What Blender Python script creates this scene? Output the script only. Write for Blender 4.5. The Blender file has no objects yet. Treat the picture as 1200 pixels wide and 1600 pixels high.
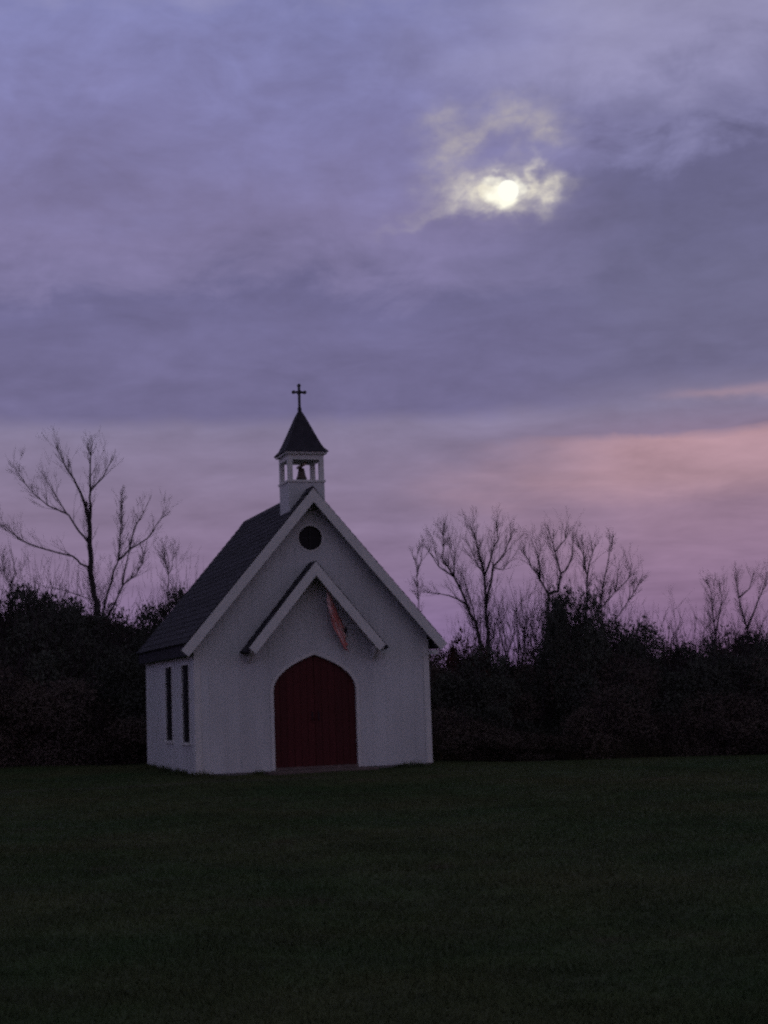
import bpy, bmesh, math, random
import numpy as np
from mathutils import Vector, Matrix, noise
from mathutils.geometry import tessellate_polygon

SC = bpy.context.scene
COL = SC.collection
random.seed(7)
rng = np.random.default_rng(7)

# ------------------------------------------------------------------ camera
F = 2400.0 / 1600.0            # focal length in picture heights
PITCH, ROLL, CAMH = 0.1161, -0.0357, 1.6
FW = Vector((0, math.cos(PITCH), math.sin(PITCH)))
UP0 = Vector((0, -math.sin(PITCH), math.cos(PITCH)))
RT0 = Vector((1, 0, 0))
RT = RT0 * math.cos(ROLL) + UP0 * math.sin(ROLL)
UP = -RT0 * math.sin(ROLL) + UP0 * math.cos(ROLL)
cam_d = bpy.data.cameras.new('camera')
cam = bpy.data.objects.new('camera', cam_d)
COL.objects.link(cam)
cam.matrix_world = Matrix(((RT.x, UP.x, -FW.x, 0), (RT.y, UP.y, -FW.y, 0), (RT.z, UP.z, -FW.z, CAMH), (0, 0, 0, 1)))
cam_d.sensor_fit = 'AUTO'
cam_d.sensor_width = 36
cam_d.lens = 36 * F
cam_d.clip_end = 9000
SC.camera = cam


def ray(px, py):
    """direction seen at a pixel of the 1200x1600 photograph"""
    return (FW + RT * ((px - 600) / 2400) + UP * ((800 - py) / 2400)).normalized()


def at(px, py, Y):
    """where that line of sight reaches the distance Y"""
    d = ray(px, py)
    t = Y / d.y
    return Vector((d.x * t, Y, CAMH + d.z * t))


# ------------------------------------------------------------------ colour helpers
def lin(c):
    return tuple((v / 255 / 12.92 if v / 255 <= 0.04045 else ((v / 255 + 0.055) / 1.055) ** 2.4) for v in c)


class Nodes:
    def __init__(s, tree):
        s.t = tree
        tree.nodes.clear()

    def n(s, typ, **kw):
        x = s.t.nodes.new(typ)
        for k, v in kw.items():
            setattr(x, k, v)
        return x

    def put(s, sock, v):
        if isinstance(v, bpy.types.NodeSocket):
            s.t.links.new(v, sock)
        elif isinstance(v, (tuple, list)) and len(v) == 3 and sock.type == 'RGBA':
            sock.default_value = (*v, 1)
        else:
            sock.default_value = v

    def m(s, op, a, b=0.0, c=0.0, clamp=False):
        x = s.n('ShaderNodeMath', operation=op, use_clamp=clamp)
        for i, v in enumerate((a, b, c)):
            s.put(x.inputs[i], v)
        return x.outputs[0]

    def smooth(s, v, a, b, lo=0.0, hi=1.0):
        x = s.n('ShaderNodeMapRange', interpolation_type='SMOOTHSTEP')
        for i, q in enumerate((v, a, b, lo, hi)):
            s.put(x.inputs[i], q)
        return x.outputs[0]

    def noise(s, vec, scale, detail=4, rough=0.55, dist=0.0):
        x = s.n('ShaderNodeTexNoise')
        if vec is not None:
            s.put(x.inputs['Vector'], vec)
        x.inputs['Scale'].default_value = scale
        x.inputs['Detail'].default_value = detail
        x.inputs['Roughness'].default_value = rough
        x.inputs['Distortion'].default_value = dist
        return x.outputs['Fac']

    def mix(s, f, a, b, blend='MIX'):
        x = s.n('ShaderNodeMix', data_type='RGBA', blend_type=blend)
        s.put(x.inputs[0], f)
        s.put(x.inputs[6], a)
        s.put(x.inputs[7], b)
        return x.outputs[2]

    def xyz(s, x, y, z):
        c = s.n('ShaderNodeCombineXYZ')
        for i, v in enumerate((x, y, z)):
            s.put(c.inputs[i], v)
        return c.outputs[0]

    def ramp(s, f, stops):
        x = s.n('ShaderNodeValToRGB')
        cr = x.color_ramp
        cr.interpolation = 'EASE' if False else 'LINEAR'
        while len(cr.elements) < len(stops):
            cr.elements.new(0.5)
        for e, (p, c) in zip(cr.elements, stops):
            e.position = p
            e.color = (*c, 1)
        s.put(x.inputs[0], f)
        return x.outputs[0]


# ------------------------------------------------------------------ sky
world = bpy.data.worlds.new('World')
SC.world = world
world.use_nodes = True
MOON_PX = (794, 298)
MD = ray(*MOON_PX)
MAZ, MEL = math.degrees(math.atan2(MD.x, MD.y)), math.degrees(math.asin(MD.z))


def build_sky():
    N = Nodes(world.node_tree)
    tc = N.n('ShaderNodeTexCoord')
    sep = N.n('ShaderNodeSeparateXYZ')
    N.put(sep.inputs[0], tc.outputs['Generated'])
    dx, dy, dz = sep.outputs
    el = N.m('MULTIPLY', N.m('ARCSINE', dz), 180 / math.pi)
    az = N.m('MULTIPLY', N.m('ARCTAN2', dx, dy), 180 / math.pi)
    # a flat cloud deck far overhead, seen at a slant: streaks get thinner towards the horizon
    den = N.m('ADD', N.m('MAXIMUM', dz, 0.0), 0.10)
    deck = N.xyz(N.m('DIVIDE', dx, den), N.m('DIVIDE', dy, den), 0.0)
    # banks as seen: wide in azimuth, low in height
    bank = N.xyz(N.m('MULTIPLY', az, 0.055), N.m('MULTIPLY', el, 0.16), 3.7)
    n1 = N.noise(bank, 1.3, 5, 0.55, 0.3)
    n2 = N.noise(deck, 3.2, 6, 0.6, 0.4)
    n3 = N.noise(bank, 6.0, 5, 0.6, 0.2)
    puff = N.xyz(N.m('MULTIPLY', az, 0.11), N.m('MULTIPLY', el, 0.17), 8.1)
    n4 = N.noise(puff, 2.6, 7, 0.62, 0.5)
    wob = N.m('ADD', N.m('MULTIPLY', N.m('SUBTRACT', n1, 0.5), 3.0),
              N.m('ADD', N.m('MULTIPLY', N.m('SUBTRACT', n2, 0.5), 2.6), N.m('MULTIPLY', N.m('SUBTRACT', n3, 0.5), 1.0)))
    wob = N.m('ADD', wob, N.m('MULTIPLY', N.m('SUBTRACT', n4, 0.5), 5.0))
    wob = N.m('MULTIPLY', wob, N.smooth(el, 10.5, 16, 0.16, 1.0))
    ele = N.m('ADD', el, wob)
    f = N.m('DIVIDE', ele, 40.0, clamp=True)
    S = lambda rows: [(e / 40, lin(c)) for e, c in rows]
    right = S([(0, (122, 94, 128)), (1.6, (130, 103, 136)), (4, (145, 118, 146)), (6.4, (152, 125, 147)), (7.4, (172, 139, 152)),
               (8.95, (178, 143, 154)), (9.2, (136, 119, 144)), (10.1, (131, 123, 151)), (11.3, (112, 108, 140)), (14.7, (108, 106, 138)),
               (18.6, (108, 106, 142)), (19.8, (126, 124, 163)), (23.0, (147, 144, 181)), (27, (144, 142, 174)), (33, (124, 123, 144)), (40, (100, 100, 112))])
    left = S([(0, (122, 97, 138)), (2.3, (130, 108, 145)), (4.6, (137, 117, 147)), (7, (135, 119, 146)), (9.3, (133, 122, 150)),
              (9.9, (132, 123, 152)), (10.4, (113, 107, 143)), (14.4, (112, 108, 147)), (15.4, (122, 116, 154)), (17.2, (127, 120, 159)), (21.2, (126, 123, 167)),
              (24.7, (131, 132, 180)), (27, (138, 137, 174)), (33, (124, 123, 144)), (40, (100, 100, 112))])
    side = N.smooth(N.m('ADD', az, N.m('MULTIPLY', N.m('SUBTRACT', n1, 0.5), 14.0)), 0.5, 12.0)
    col = N.mix(side, N.ramp(f, left), N.ramp(f, right))
    # one thin rift under the deck, catching the last pink
    rift = N.m('DIVIDE', N.m('SUBTRACT', N.m('ADD', el, N.m('MULTIPLY', N.m('SUBTRACT', n3, 0.5), 0.9)), 10.45), 0.22)
    rift = N.m('POWER', 2.71828, N.m('MULTIPLY', N.m('MULTIPLY', rift, rift), -1.0))
    rift = N.m('MULTIPLY', rift, N.m('MULTIPLY', N.smooth(az, 9.5, 13), N.smooth(az, 18, 28, 0.6, 0.0)))
    col = N.mix(rift, col, lin((172, 144, 158)))
    # soft mottling of the deck
    mott = N.m('ADD', N.m('MULTIPLY', N.m('SUBTRACT', n2, 0.5), 0.50), N.m('ADD', N.m('MULTIPLY', N.m('SUBTRACT', n3, 0.5), 0.30), N.m('MULTIPLY', N.m('SUBTRACT', n4, 0.5), N.smooth(el, 6, 12, 0.10, 0.32))))
    col = N.mix(1.0, col, N.xyz(*[N.m('ADD', 1.0, mott)] * 3), 'MULTIPLY')
    # moonlight coming through the broken cloud round the moon (u right, v up, in photograph pixels)
    k = 2400 * math.pi / 180
    u0 = N.m('MULTIPLY', N.m('SUBTRACT', az, MAZ), k * math.cos(math.radians(MEL)))
    v0 = N.m('MULTIPLY', N.m('SUBTRACT', el, MEL), k)
    loc = N.xyz(N.m('MULTIPLY', u0, 0.01), N.m('MULTIPLY', v0, 0.014), 1.3)
    wn = N.n('ShaderNodeTexNoise')
    N.put(wn.inputs['Vector'], loc)
    wn.inputs['Scale'].default_value = 2.4
    wn.inputs['Detail'].default_value = 5
    ws = N.n('ShaderNodeSeparateXYZ')
    N.put(ws.inputs[0], wn.outputs['Color'])
    u = N.m('ADD', u0, N.m('MULTIPLY', N.m('SUBTRACT', ws.outputs[0], 0.5), 75))
    v = N.m('ADD', v0, N.m('MULTIPLY', N.m('SUBTRACT', ws.outputs[1], 0.5), 60))

    def lobe(cu, cv, ru, rv, amp, tilt=0.0):
        a = N.m('SUBTRACT', u, cu)
        b = N.m('SUBTRACT', v, cv)
        if tilt:
            b = N.m('SUBTRACT', b, N.m('MULTIPLY', a, tilt))
        q = N.m('ADD', N.m('POWER', N.m('ABSOLUTE', N.m('DIVIDE', a, ru)), 2.0), N.m('POWER', N.m('ABSOLUTE', N.m('DIVIDE', b, rv)), 2.0))
        return N.m('MULTIPLY', N.m('POWER', 2.71828, N.m('MULTIPLY', q, -1.0)), amp)
    warm = lobe(-45, -2, 52, 20, 0.75)
    for a in ((48, -4, 34, 17, 0.55, 0.12), (40, 26, 9, 22, 0.38), (70, 8, 14, 9, 0.40, 0.4), (-35, -30, 70, 9, 0.30, -0.03), (0, 0, 50, 30, 0.55)):
        warm = N.m('ADD', warm, lobe(*a))
    pale = lobe(-92, 62, 34, 46, 0.42)
    for a in ((-58, 74, 40, 14, 0.42, 0.45), (8, 112, 52, 22, 0.62, 0.15), (62, 84, 30, 20, 0.66, -0.2), (-98, 112, 22, 22, 0.28), (-72, 22, 38, 20, 0.38), (10, 58, 14, 16, 0.18),
              (100, 4, 12, 8, 0.2), (-130, -34, 60, 9, 0.22, 0.3)):
        pale = N.m('ADD', pale, lobe(*a))
    tex = N.smooth(N.noise(loc, 3.5, 6, 0.62, 0.3), 0.25, 0.70, 0.45, 1.15)
    warm = N.m('MULTIPLY', warm, tex, clamp=True)
    pale = N.m('MULTIPLY', N.m('MULTIPLY', pale, tex), 1.15, clamp=True)
    col = N.mix(pale, col, lin((176, 169, 174)))
    col = N.mix(warm, col, lin((230, 223, 207)))
    core = lobe(-3, 0, 27, 21, 2.0)
    core = N.m('SUBTRACT', core, 0.35, clamp=True)
    col = N.mix(core, col, (1.05, 1.02, 0.86))
    # below the skyline the air is dim
    col = N.mix(N.smooth(el, -6, 0), lin((40, 34, 46)), col)
    bg = N.n('ShaderNodeBackground')
    N.put(bg.inputs['Color'], col)
    bg.inputs['Strength'].default_value = 1.0
    out = N.n('ShaderNodeOutputWorld')
    N.t.links.new(bg.outputs[0], out.inputs[0])


build_sky()
sun_d = bpy.data.lights.new('twilight_sun', 'SUN')
sun_d.energy = 0.03
sun_d.angle = math.radians(40)
sun_d.color = (1.0, 0.92, 0.78)
sun = bpy.data.objects.new('twilight_sun', sun_d)
COL.objects.link(sun)
sun.rotation_euler = Vector((-0.35, 0.85, -0.35)).to_track_quat('-Z', 'Y').to_euler()   # afterglow behind the camera

vs = SC.view_settings
SC.display_settings.display_device = 'sRGB'
vs.view_transform = 'Standard'
vs.look = 'None'
vs.exposure = 0.0
vs.gamma = 1.0
vs.use_curve_mapping = False
SC.render.engine = 'CYCLES'
SC.cycles.use_denoising = False      # leave the grain of a dark picture
SC.cycles.use_adaptive_sampling = True
SC.cycles.adaptive_threshold = 0.06
SC.cycles.adaptive_min_samples = 16
SC.cycles.filter_width = 2.4          # a hand-held phone at dusk: nothing is pin sharp
SC.cycles.max_bounces = 3
SC.cycles.diffuse_bounces = 2
SC.cycles.transparent_max_bounces = 12


# ------------------------------------------------------------------ materials
def mat(name, base, rough=0.8, var=0.25, scale=4.0, spec=0.3, bump=0.0, bscale=40.0, alt=None, rand=0.0, stretch=None, emit=None):
    m = bpy.data.materials.new(name)
    m.use_nodes = True
    N = Nodes(m.node_tree)
    out = N.n('ShaderNodeOutputMaterial')
    b = N.n('ShaderNodeBsdfPrincipled')
    N.t.links.new(b.outputs[0], out.inputs[0])
    tc = N.n('ShaderNodeTexCoord')
    vec = tc.outputs['Object']
    if stretch:
        mp = N.n('ShaderNodeMapping')
        N.put(mp.inputs[0], vec)
        mp.inputs['Scale'].default_value = stretch
        vec = mp.outputs[0]
    nf = N.noise(vec, scale, 6, 0.62)
    nf = N.smooth(nf, 0.28, 0.72)
    alt = alt or tuple(c * (1 - var) for c in base)
    col = N.mix(nf, alt, base)
    if rand:
        oi = N.n('ShaderNodeObjectInfo')
        k = N.m('ADD', 1 - rand, N.m('MULTIPLY', oi.outputs['Random'], 2 * rand))
        col = N.mix(1.0, col, N.xyz(k, k, k), 'MULTIPLY')
    N.put(b.inputs['Base Color'], col)
    b.inputs['Roughness'].default_value = rough
    b.inputs['Specular IOR Level'].default_value = spec
    if bump:
        bp = N.n('ShaderNodeBump')
        bp.inputs['Strength'].default_value = bump
        bp.inputs['Distance'].default_value = 0.02
        N.put(bp.inputs['Height'], N.noise(vec, bscale, 4))
        N.t.links.new(bp.outputs[0], b.inputs['Normal'])
    return m


M = {}
M['white'] = mat('white_paint', (0.572, 0.585, 0.59), 0.6, 0.22, 1.1, 0.25, 0.25, 30, stretch=(1, 1, 0.25))
M['trim'] = mat('white_trim_paint', (0.62, 0.62, 0.60), 0.55, 0.10, 3.0, 0.25, 0.1, 50)
M['roof'] = mat('dark_shingle', (0.040, 0.038, 0.050), 0.85, 0.45, 6.0, 0.2, 0.5, 60, rand=0.18)
M['red'] = mat('dark_red_door_paint', (0.074, 0.012, 0.012), 0.55, 0.25, 5.0, 0.2, 0.2, 60, rand=0.12, stretch=(6, 6, 0.6))
M['iron'] = mat('black_iron', (0.022, 0.021, 0.024), 0.6, 0.3, 12, 0.3)
M['glass'] = mat('dark_glass', (0.008, 0.008, 0.012), 0.35, 0.2, 3, 0.12)
M['bronze'] = mat('old_bronze', (0.10, 0.07, 0.05), 0.5, 0.4, 14, 0.4)
M['stone'] = mat('grey_brown_stone', (0.16, 0.12, 0.11), 0.9, 0.35, 7, 0.2, 0.6, 25)
M['found'] = mat('rough_concrete', (0.20, 0.19, 0.19), 0.9, 0.3, 5, 0.2, 0.5, 25)
M['flag_red'] = mat('faded_red_cloth', (0.80, 0.27, 0.24), 0.85, 0.25, 14, 0.1)
M['flag_pale'] = mat('pale_pink_cloth', (0.78, 0.50, 0.48), 0.85, 0.2, 14, 0.1)
M['wood'] = mat('pale_wood', (0.30, 0.22, 0.16), 0.7, 0.3, 10, 0.2)
M['bark'] = mat('grey_brown_bark', (0.055, 0.044, 0.046), 0.9, 0.4, 5, 0.15, 0.8, 20, stretch=(3, 3, 0.5))
M['twig'] = mat('twig_bark', (0.060, 0.045, 0.050), 0.9, 0.3, 5, 0.1)
M['leaf_green'] = mat('dark_evergreen_leaf', (0.075, 0.080, 0.062), 0.75, 0.5, 1.2, 0.15, rand=0.3, alt=(0.045, 0.046, 0.040))
M['leaf_brown'] = mat('withered_brown_leaf', (0.110, 0.084, 0.070), 0.85, 0.5, 1.2, 0.1, rand=0.3, alt=(0.065, 0.052, 0.048))
M['leaf_rust'] = mat('rust_red_leaf', (0.13, 0.040, 0.030), 0.85, 0.4, 1.5, 0.1, rand=0.2, alt=(0.05, 0.028, 0.024))
M['weed'] = mat('dry_weeds', (0.070, 0.056, 0.036), 0.9, 0.5, 0.6, 0.1, alt=(0.032, 0.034, 0.022))


def grass_mat(name, blade):
    m = bpy.data.materials.new(name)
    m.use_nodes = True
    N = Nodes(m.node_tree)
    out = N.n('ShaderNodeOutputMaterial')
    b = N.n('ShaderNodeBsdfPrincipled')
    N.t.links.new(b.outputs[0], out.inputs[0])
    g = N.n('ShaderNodeNewGeometry')
    P = g.outputs['Position']
    big = N.smooth(N.noise(P, 0.22, 5, 0.6), 0.3, 0.7)
    mid = N.smooth(N.noise(P, 1.3, 5, 0.65), 0.3, 0.7)
    fine = N.noise(P, 14.0, 3, 0.6)
    c = N.mix(big, (0.040, 0.074, 0.028), (0.080, 0.088, 0.040))
    c = N.mix(N.m('MULTIPLY', mid, 0.6), c, (0.038, 0.044, 0.024))
    # bare and worn patches
    worn = N.smooth(N.noise(P, 0.55, 4, 0.6), 0.60, 0.74)
    c = N.mix(N.m('MULTIPLY', worn, 0.6), c, (0.075, 0.058, 0.044))
    # a mown track that swings in to the chapel door
    sp = N.n('ShaderNodeSeparateXYZ')
    N.put(sp.inputs[0], P)
    wig = N.m('MULTIPLY', N.m('SUBTRACT', N.noise(P, 0.8, 3), 0.5), 0.9)
    line = N.m('SUBTRACT', N.m('SUBTRACT', sp.outputs[1], N.m('ADD', 30.3, N.m('MULTIPLY', sp.outputs[0], 0.28))), wig)
    tr = N.m('MULTIPLY', N.smooth(N.m('ABSOLUTE', line), 0.15, 0.6, 1.0, 0.0), N.smooth(sp.outputs[0], -0.8, -1.6))
    c = N.mix(N.m('MULTIPLY', tr, 0.5), c, (0.085, 0.082, 0.062))
    k = N.m('ADD', 0.55 if not blade else 0.75, N.m('MULTIPLY', fine, 0.8 if not blade else 0.6))
    c = N.mix(1.0, c, N.xyz(k, k, k), 'MULTIPLY')
    N.put(b.inputs['Base Color'], c)
    b.inputs['Roughness'].default_value = 0.9
    b.inputs['Specular IOR Level'].default_value = 0.05
    return m


M['ground'] = grass_mat('lawn_turf', False)
M['blade'] = grass_mat('grass_blade', True)


# ------------------------------------------------------------------ mesh helpers
class MB:
    def __init__(s):
        s.v, s.f, s.mi = [], [], []

    def add(s, vs, fs, mi=0):
        o = len(s.v)
        s.v += [tuple(v) for v in vs]
        s.f += [tuple(i + o for i in f) for f in fs]
        s.mi += [mi] * len(fs)
        return s

    def box(s, x0, x1, y0, y1, z0, z1, mi=0):
        vs = [(x, y, z) for z in (z0, z1) for y in (y0, y1) for x in (x0, x1)]
        return s.add(vs, [(0, 2, 3, 1), (4, 5, 7, 6), (0, 1, 5, 4), (2, 6, 7, 3), (0, 4, 6, 2), (1, 3, 7, 5)], mi)

    def prism(s, poly, y0, y1, mi=0):
        """a polygon in x,z pushed through from y0 to y1 (simple outline, may be concave)"""
        n = len(poly)
        a = [(p[0], y0, p[1]) for p in poly]
        b = [(p[0], y1, p[1]) for p in poly]
        tri = tessellate_polygon([[Vector((p[0], p[1], 0)) for p in poly]])
        fs = [tuple(t) for t in tri] + [tuple(i + n for i in reversed(t)) for t in tri]
        fs += [(i, (i + 1) % n, (i + 1) % n + n, i + n) for i in range(n)]
        return s.add(a + b, fs, mi)

    def tube(s, pts, rad, sides=6, mi=0, cap=True):
        pts = [Vector(p) for p in pts]
        vs, fs = [], []
        ref = Vector((0.31, 0.87, 0.17))
        for i, p in enumerate(pts):
            t = (pts[min(i + 1, len(pts) - 1)] - pts[max(i - 1, 0)])
            if t.length < 1e-9:
                t = Vector((0, 0, 1))
            t.normalize()
            a = t.cross(ref)
            if a.length < 1e-3:
                a = t.cross(Vector((1, 0, 0)))
            a.normalize()
            b = t.cross(a)
            for k in range(sides):
                q = 2 * math.pi * k / sides
                vs.append(p + (a * math.cos(q) + b * math.sin(q)) * rad[i])
        for i in range(len(pts) - 1):
            for k in range(sides):
                k2 = (k + 1) % sides
                fs.append((i * sides + k, i * sides + k2, (i + 1) * sides + k2, (i + 1) * sides + k))
        if cap:
            fs.append(tuple(reversed(range(sides))))
            fs.append(tuple((len(pts) - 1) * sides + k for k in range(sides)))
        return s.add(vs, fs, mi)

    def lathe(s, prof, sides=20, mi=0, c=(0, 0)):
        vs, fs = [], []
        for r, z in prof:
            for k in range(sides):
                q = 2 * math.pi * k / sides
                vs.append((c[0] + r * math.cos(q), c[1] + r * math.sin(q), z))
        for i in range(len(prof) - 1):
            for k in range(sides):
                k2 = (k + 1) % sides
                fs.append((i * sides + k, i * sides + k2, (i + 1) * sides + k2, (i + 1) * sides + k))
        return s.add(vs, fs, mi)

    def mesh(s, name, mats, smooth=False):
        me = bpy.data.meshes.new(name)
        me.from_pydata(s.v, [], s.f)
        for m in (mats if isinstance(mats, (list, tuple)) else [mats]):
            me.materials.append(m)
        if len(set(s.mi)) > 1:
            me.polygons.foreach_set('material_index', s.mi)
        bm = bmesh.new()
        bm.from_mesh(me)
        bmesh.ops.recalc_face_normals(bm, faces=bm.faces)
        bm.to_mesh(me)
        bm.free()
        if smooth:
            me.polygons.foreach_set('use_smooth', [True] * len(me.polygons))
        return me

    def build(s, name, mats, parent=None, smooth=False, bevel=0.0):
        o = bpy.data.objects.new(name, s.mesh(name, mats, smooth))
        COL.objects.link(o)
        o.parent = parent
        if bevel:
            b = o.modifiers.new('bevel', 'BEVEL')
            b.width = bevel
            b.segments = 2
        return o


def empty(name, loc=(0, 0, 0), rz=0.0):
    o = bpy.data.objects.new(name, None)
    COL.objects.link(o)
    o.location = loc
    o.rotation_euler = (0, 0, rz)
    return o


def tag(o, label, cat, group=None, kind=None):
    o['label'] = label
    o['category'] = cat
    if group:
        o['group'] = group
    if kind:
        o['kind'] = kind
    return o


def child(me, name, parent, loc=(0, 0, 0)):
    o = bpy.data.objects.new(name, me)
    COL.objects.link(o)
    o.parent = parent
    o.location = loc
    return o


def sstep(a, b, x):
    t = np.clip((x - a) / (b - a), 0, 1)
    return t * t * (3 - 2 * t)


# ------------------------------------------------------------------ ground
def ground_z(x, y):
    x = np.asarray(x, float)
    y = np.asarray(y, float)
    fall = -0.056 * np.clip(x + 3.5, 0, 22) * sstep(31.5, 41.0, y)
    roll = 0.03 * np.sin(x * 0.55 + 1.0) * np.cos(y * 0.31) * sstep(0, 12, np.abs(y - 33)) + 0.012 * np.sin(x * 1.7 + y * 0.9)
    return fall + roll


def gz(x, y):
    return float(ground_z(x, y))


def make_ground():
    xs = np.concatenate([np.array([-3000, -800, -250, -90, -50]), np.linspace(-32, 32, 129), np.array([50, 90, 250, 800, 3000])])
    ys = np.concatenate([np.array([-2000, -300, -60, -15]), np.linspace(0, 62, 125), np.array([80, 120, 250, 800, 4000])])
    X, Y = np.meshgrid(xs, ys)
    Z = ground_z(X, Y)
    v = np.stack([X, Y, Z], -1).reshape(-1, 3)
    nx, ny = len(xs), len(ys)
    i = np.arange((ny - 1) * (nx - 1))
    a = (i // (nx - 1)) * nx + i % (nx - 1)
    fcs = np.stack([a, a + 1, a + nx + 1, a + nx], -1)
    me = bpy.data.meshes.new('ground')
    me.from_pydata(v.tolist(), [], fcs.tolist())
    me.materials.append(M['ground'])
    me.polygons.foreach_set('use_smooth', [True] * len(me.polygons))
    o = bpy.data.objects.new('ground', me)
    COL.objects.link(o)
    o['kind'] = 'structure'
    o['label'] = 'dark mown lawn stretching from the foreground to the thicket'


make_ground()


def tri_soup(name, tri, mat_, parent=None):
    """tri: (n,3,3) array -> one mesh"""
    n = len(tri)
    me = bpy.data.meshes.new(name)
    me.vertices.add(n * 3)
    me.vertices.foreach_set('co', tri.reshape(-1).astype(np.float32))
    me.loops.add(n * 3)
    me.loops.foreach_set('vertex_index', np.arange(n * 3, dtype=np.int32))
    me.polygons.add(n)
    me.polygons.foreach_set('loop_start', np.arange(n, dtype=np.int32) * 3)
    me.materials.append(mat_)
    me.update(calc_edges=True)
    return me


# ------------------------------------------------------------------ the chapel
CH = empty('chapel', (-1.5768, 32.3019, 0), 0.3173)
tag(CH, 'small white wooden chapel with dark steep roof, belfry and arched red door', 'chapel')
W, L = 5.06, 6.15
HW = W / 2
ZA, ZE, EO, OF, OB = 5.90, 2.547, 0.347, 0.329, 0.06          # ridge, eave edge height, eave overhang, gable overhang
SL = (ZA - ZE) / (HW + EO)                             # rise over run
NL = math.hypot(1, SL)
NX, NZ = SL / NL, 1 / NL                               # outward normal of the right slope
RT_ = 0.11                                             # roof thickness along the normal
ROOF_DROP = RT_ * NL                                   # the same, straight down


def roof_under(x):
    return ZA - SL * abs(x) - ROOF_DROP


# foundation
MB().box(-HW + 0.02, HW - 0.02, 0.02, L - 0.02, -0.35, 0.10).build('foundation', M['found'], CH)

# door outline: a low pointed arch
DH, DS, DA = 0.905, 1.70, 2.43


def arch(h, s, a, n=9, infl=0.0):
    P0, P1, P2 = Vector((-h - infl, s)), Vector((-h * 0.98 - infl, s + (a - s) * 0.58 + infl * 0.6)), Vector((0, a + infl * 1.15))
    pts = []
    for i in range(n + 1):
        t = i / n
        pts.append(P0 * (1 - t) ** 2 + P1 * 2 * t * (1 - t) + P2 * t * t)
    return [(p.x, p.y) for p in pts] + [(-p.x, p.y) for p in reversed(pts[:-1])]


def arch_half(x, pts):
    for (x0, z0), (x1, z1) in zip(pts, pts[1:]):
        if x0 <= x <= x1:
            return z0 + (z1 - z0) * (x - x0) / max(x1 - x0, 1e-6)
    return 0


AR = arch(DH, DS, DA)
AR_T = arch(DH, DS, DA, infl=0.055)
RWZ, RWR = 4.87, 0.27                                 # round window

# front wall with the door notch; the round opening is cut by splitting the wall at its centre line
WT = 0.16


def front_wall():
    zt = roof_under(HW)
    circ = lambda a0, a1, n=14: [(RWR * math.cos(a0 + (a1 - a0) * i / n), RWZ + RWR * math.sin(a0 + (a1 - a0) * i / n)) for i in range(n + 1)]
    mb = MB()
    lo = [(-HW, 0.05), (-DH, 0.05)] + AR + [(DH, 0.05), (HW, 0.05), (HW, zt)]
    xr = (ZA - ROOF_DROP - RWZ) / SL
    lo += [(xr, RWZ)] + [p for p in circ(0, -math.pi)] + [(-xr, RWZ), (-HW, zt)]
    mb.prism(lo, 0, WT)
    hi = [(-xr, RWZ)] + circ(math.pi, 0) + [(xr, RWZ), (0, ZA - ROOF_DROP)]
    mb.prism(hi, 0, WT)
    return mb.build('front_wall', M['white'], CH)


front_wall()
zt = roof_under(HW)
MB().prism([(-HW, 0.05), (HW, 0.05), (HW, zt), (0, ZA - ROOF_DROP), (-HW, zt)], L - WT, L).build('rear_wall', M['white'], CH)

# side walls, the left one with two lancet openings
LWIN = [(1.02, 0.80), (3.02, 0.80)]                   # centre along the wall, width
WZ0, WZ1 = 0.68, 2.30


def side_wall(sgn, wins):
    mb = MB()
    x0, x1 = (-HW, -HW + WT) if sgn < 0 else (HW - WT, HW)
    cuts = [WT]
    for c, w in wins:
        cuts += [c - w / 2, c + w / 2]
    cuts.append(L - WT)
    for i in range(len(cuts) - 1):
        if i % 2 == 0:
            mb.box(x0, x1, cuts[i], cuts[i + 1], 0.05, zt - 0.02)
        else:
            mb.box(x0, x1, cuts[i], cuts[i + 1], 0.05, WZ0)
            mb.box(x0, x1, cuts[i], cuts[i + 1], WZ1, zt - 0.02)
    return mb.build('side_wall', M['white'], CH)


side_wall(-1, LWIN)
side_wall(1, [])
for c, w in LWIN:
    wn = empty('side_window')
    wn.parent = CH
    wn.location = (-HW, c, 0)
    fr = MB()
    fr.box(-0.014, 0.05, -w / 2 - 0.05, -w / 2 + 0.004, WZ0 - 0.004, WZ1 + 0.05)
    fr.box(-0.014, 0.05, w / 2 - 0.004, w / 2 + 0.05, WZ0 - 0.004, WZ1 + 0.05)
    fr.box(-0.012, 0.05, -w / 2 + 0.004, w / 2 - 0.004, WZ1 - 0.004, WZ1 + 0.05)
    fr.build('window_frame', M['trim'], wn)
    MB().box(-0.05, 0.05, -w / 2 - 0.07, w / 2 + 0.07, WZ0 - 0.05, WZ0 - 0.004).build('sill', M['trim'], wn)
    MB().box(0.012, 0.022, -w / 2, w / 2, WZ0, WZ1).build('pane', M['glass'], wn)
    MB().box(0.001, 0.011, -0.012, 0.012, WZ0, WZ1).build('muntin', M['iron'], wn)

# battens over the board joints
bat_cache = {}


def batten(x, y, z0, z1, front=True):
    if z1 - z0 < 0.05:
        return
    mb = MB()
    if front:
        mb.box(x - 0.022, x + 0.022, -0.006, 0.004, z0, z1)
    else:
        s = -1 if x < 0 else 1
        a, b = sorted((s * (HW + 0.006), s * (HW - 0.004)))
        mb.box(a, b, y - 0.022, y + 0.022, z0, z1)
    mb.build('batten', M['white'], CH)


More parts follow.
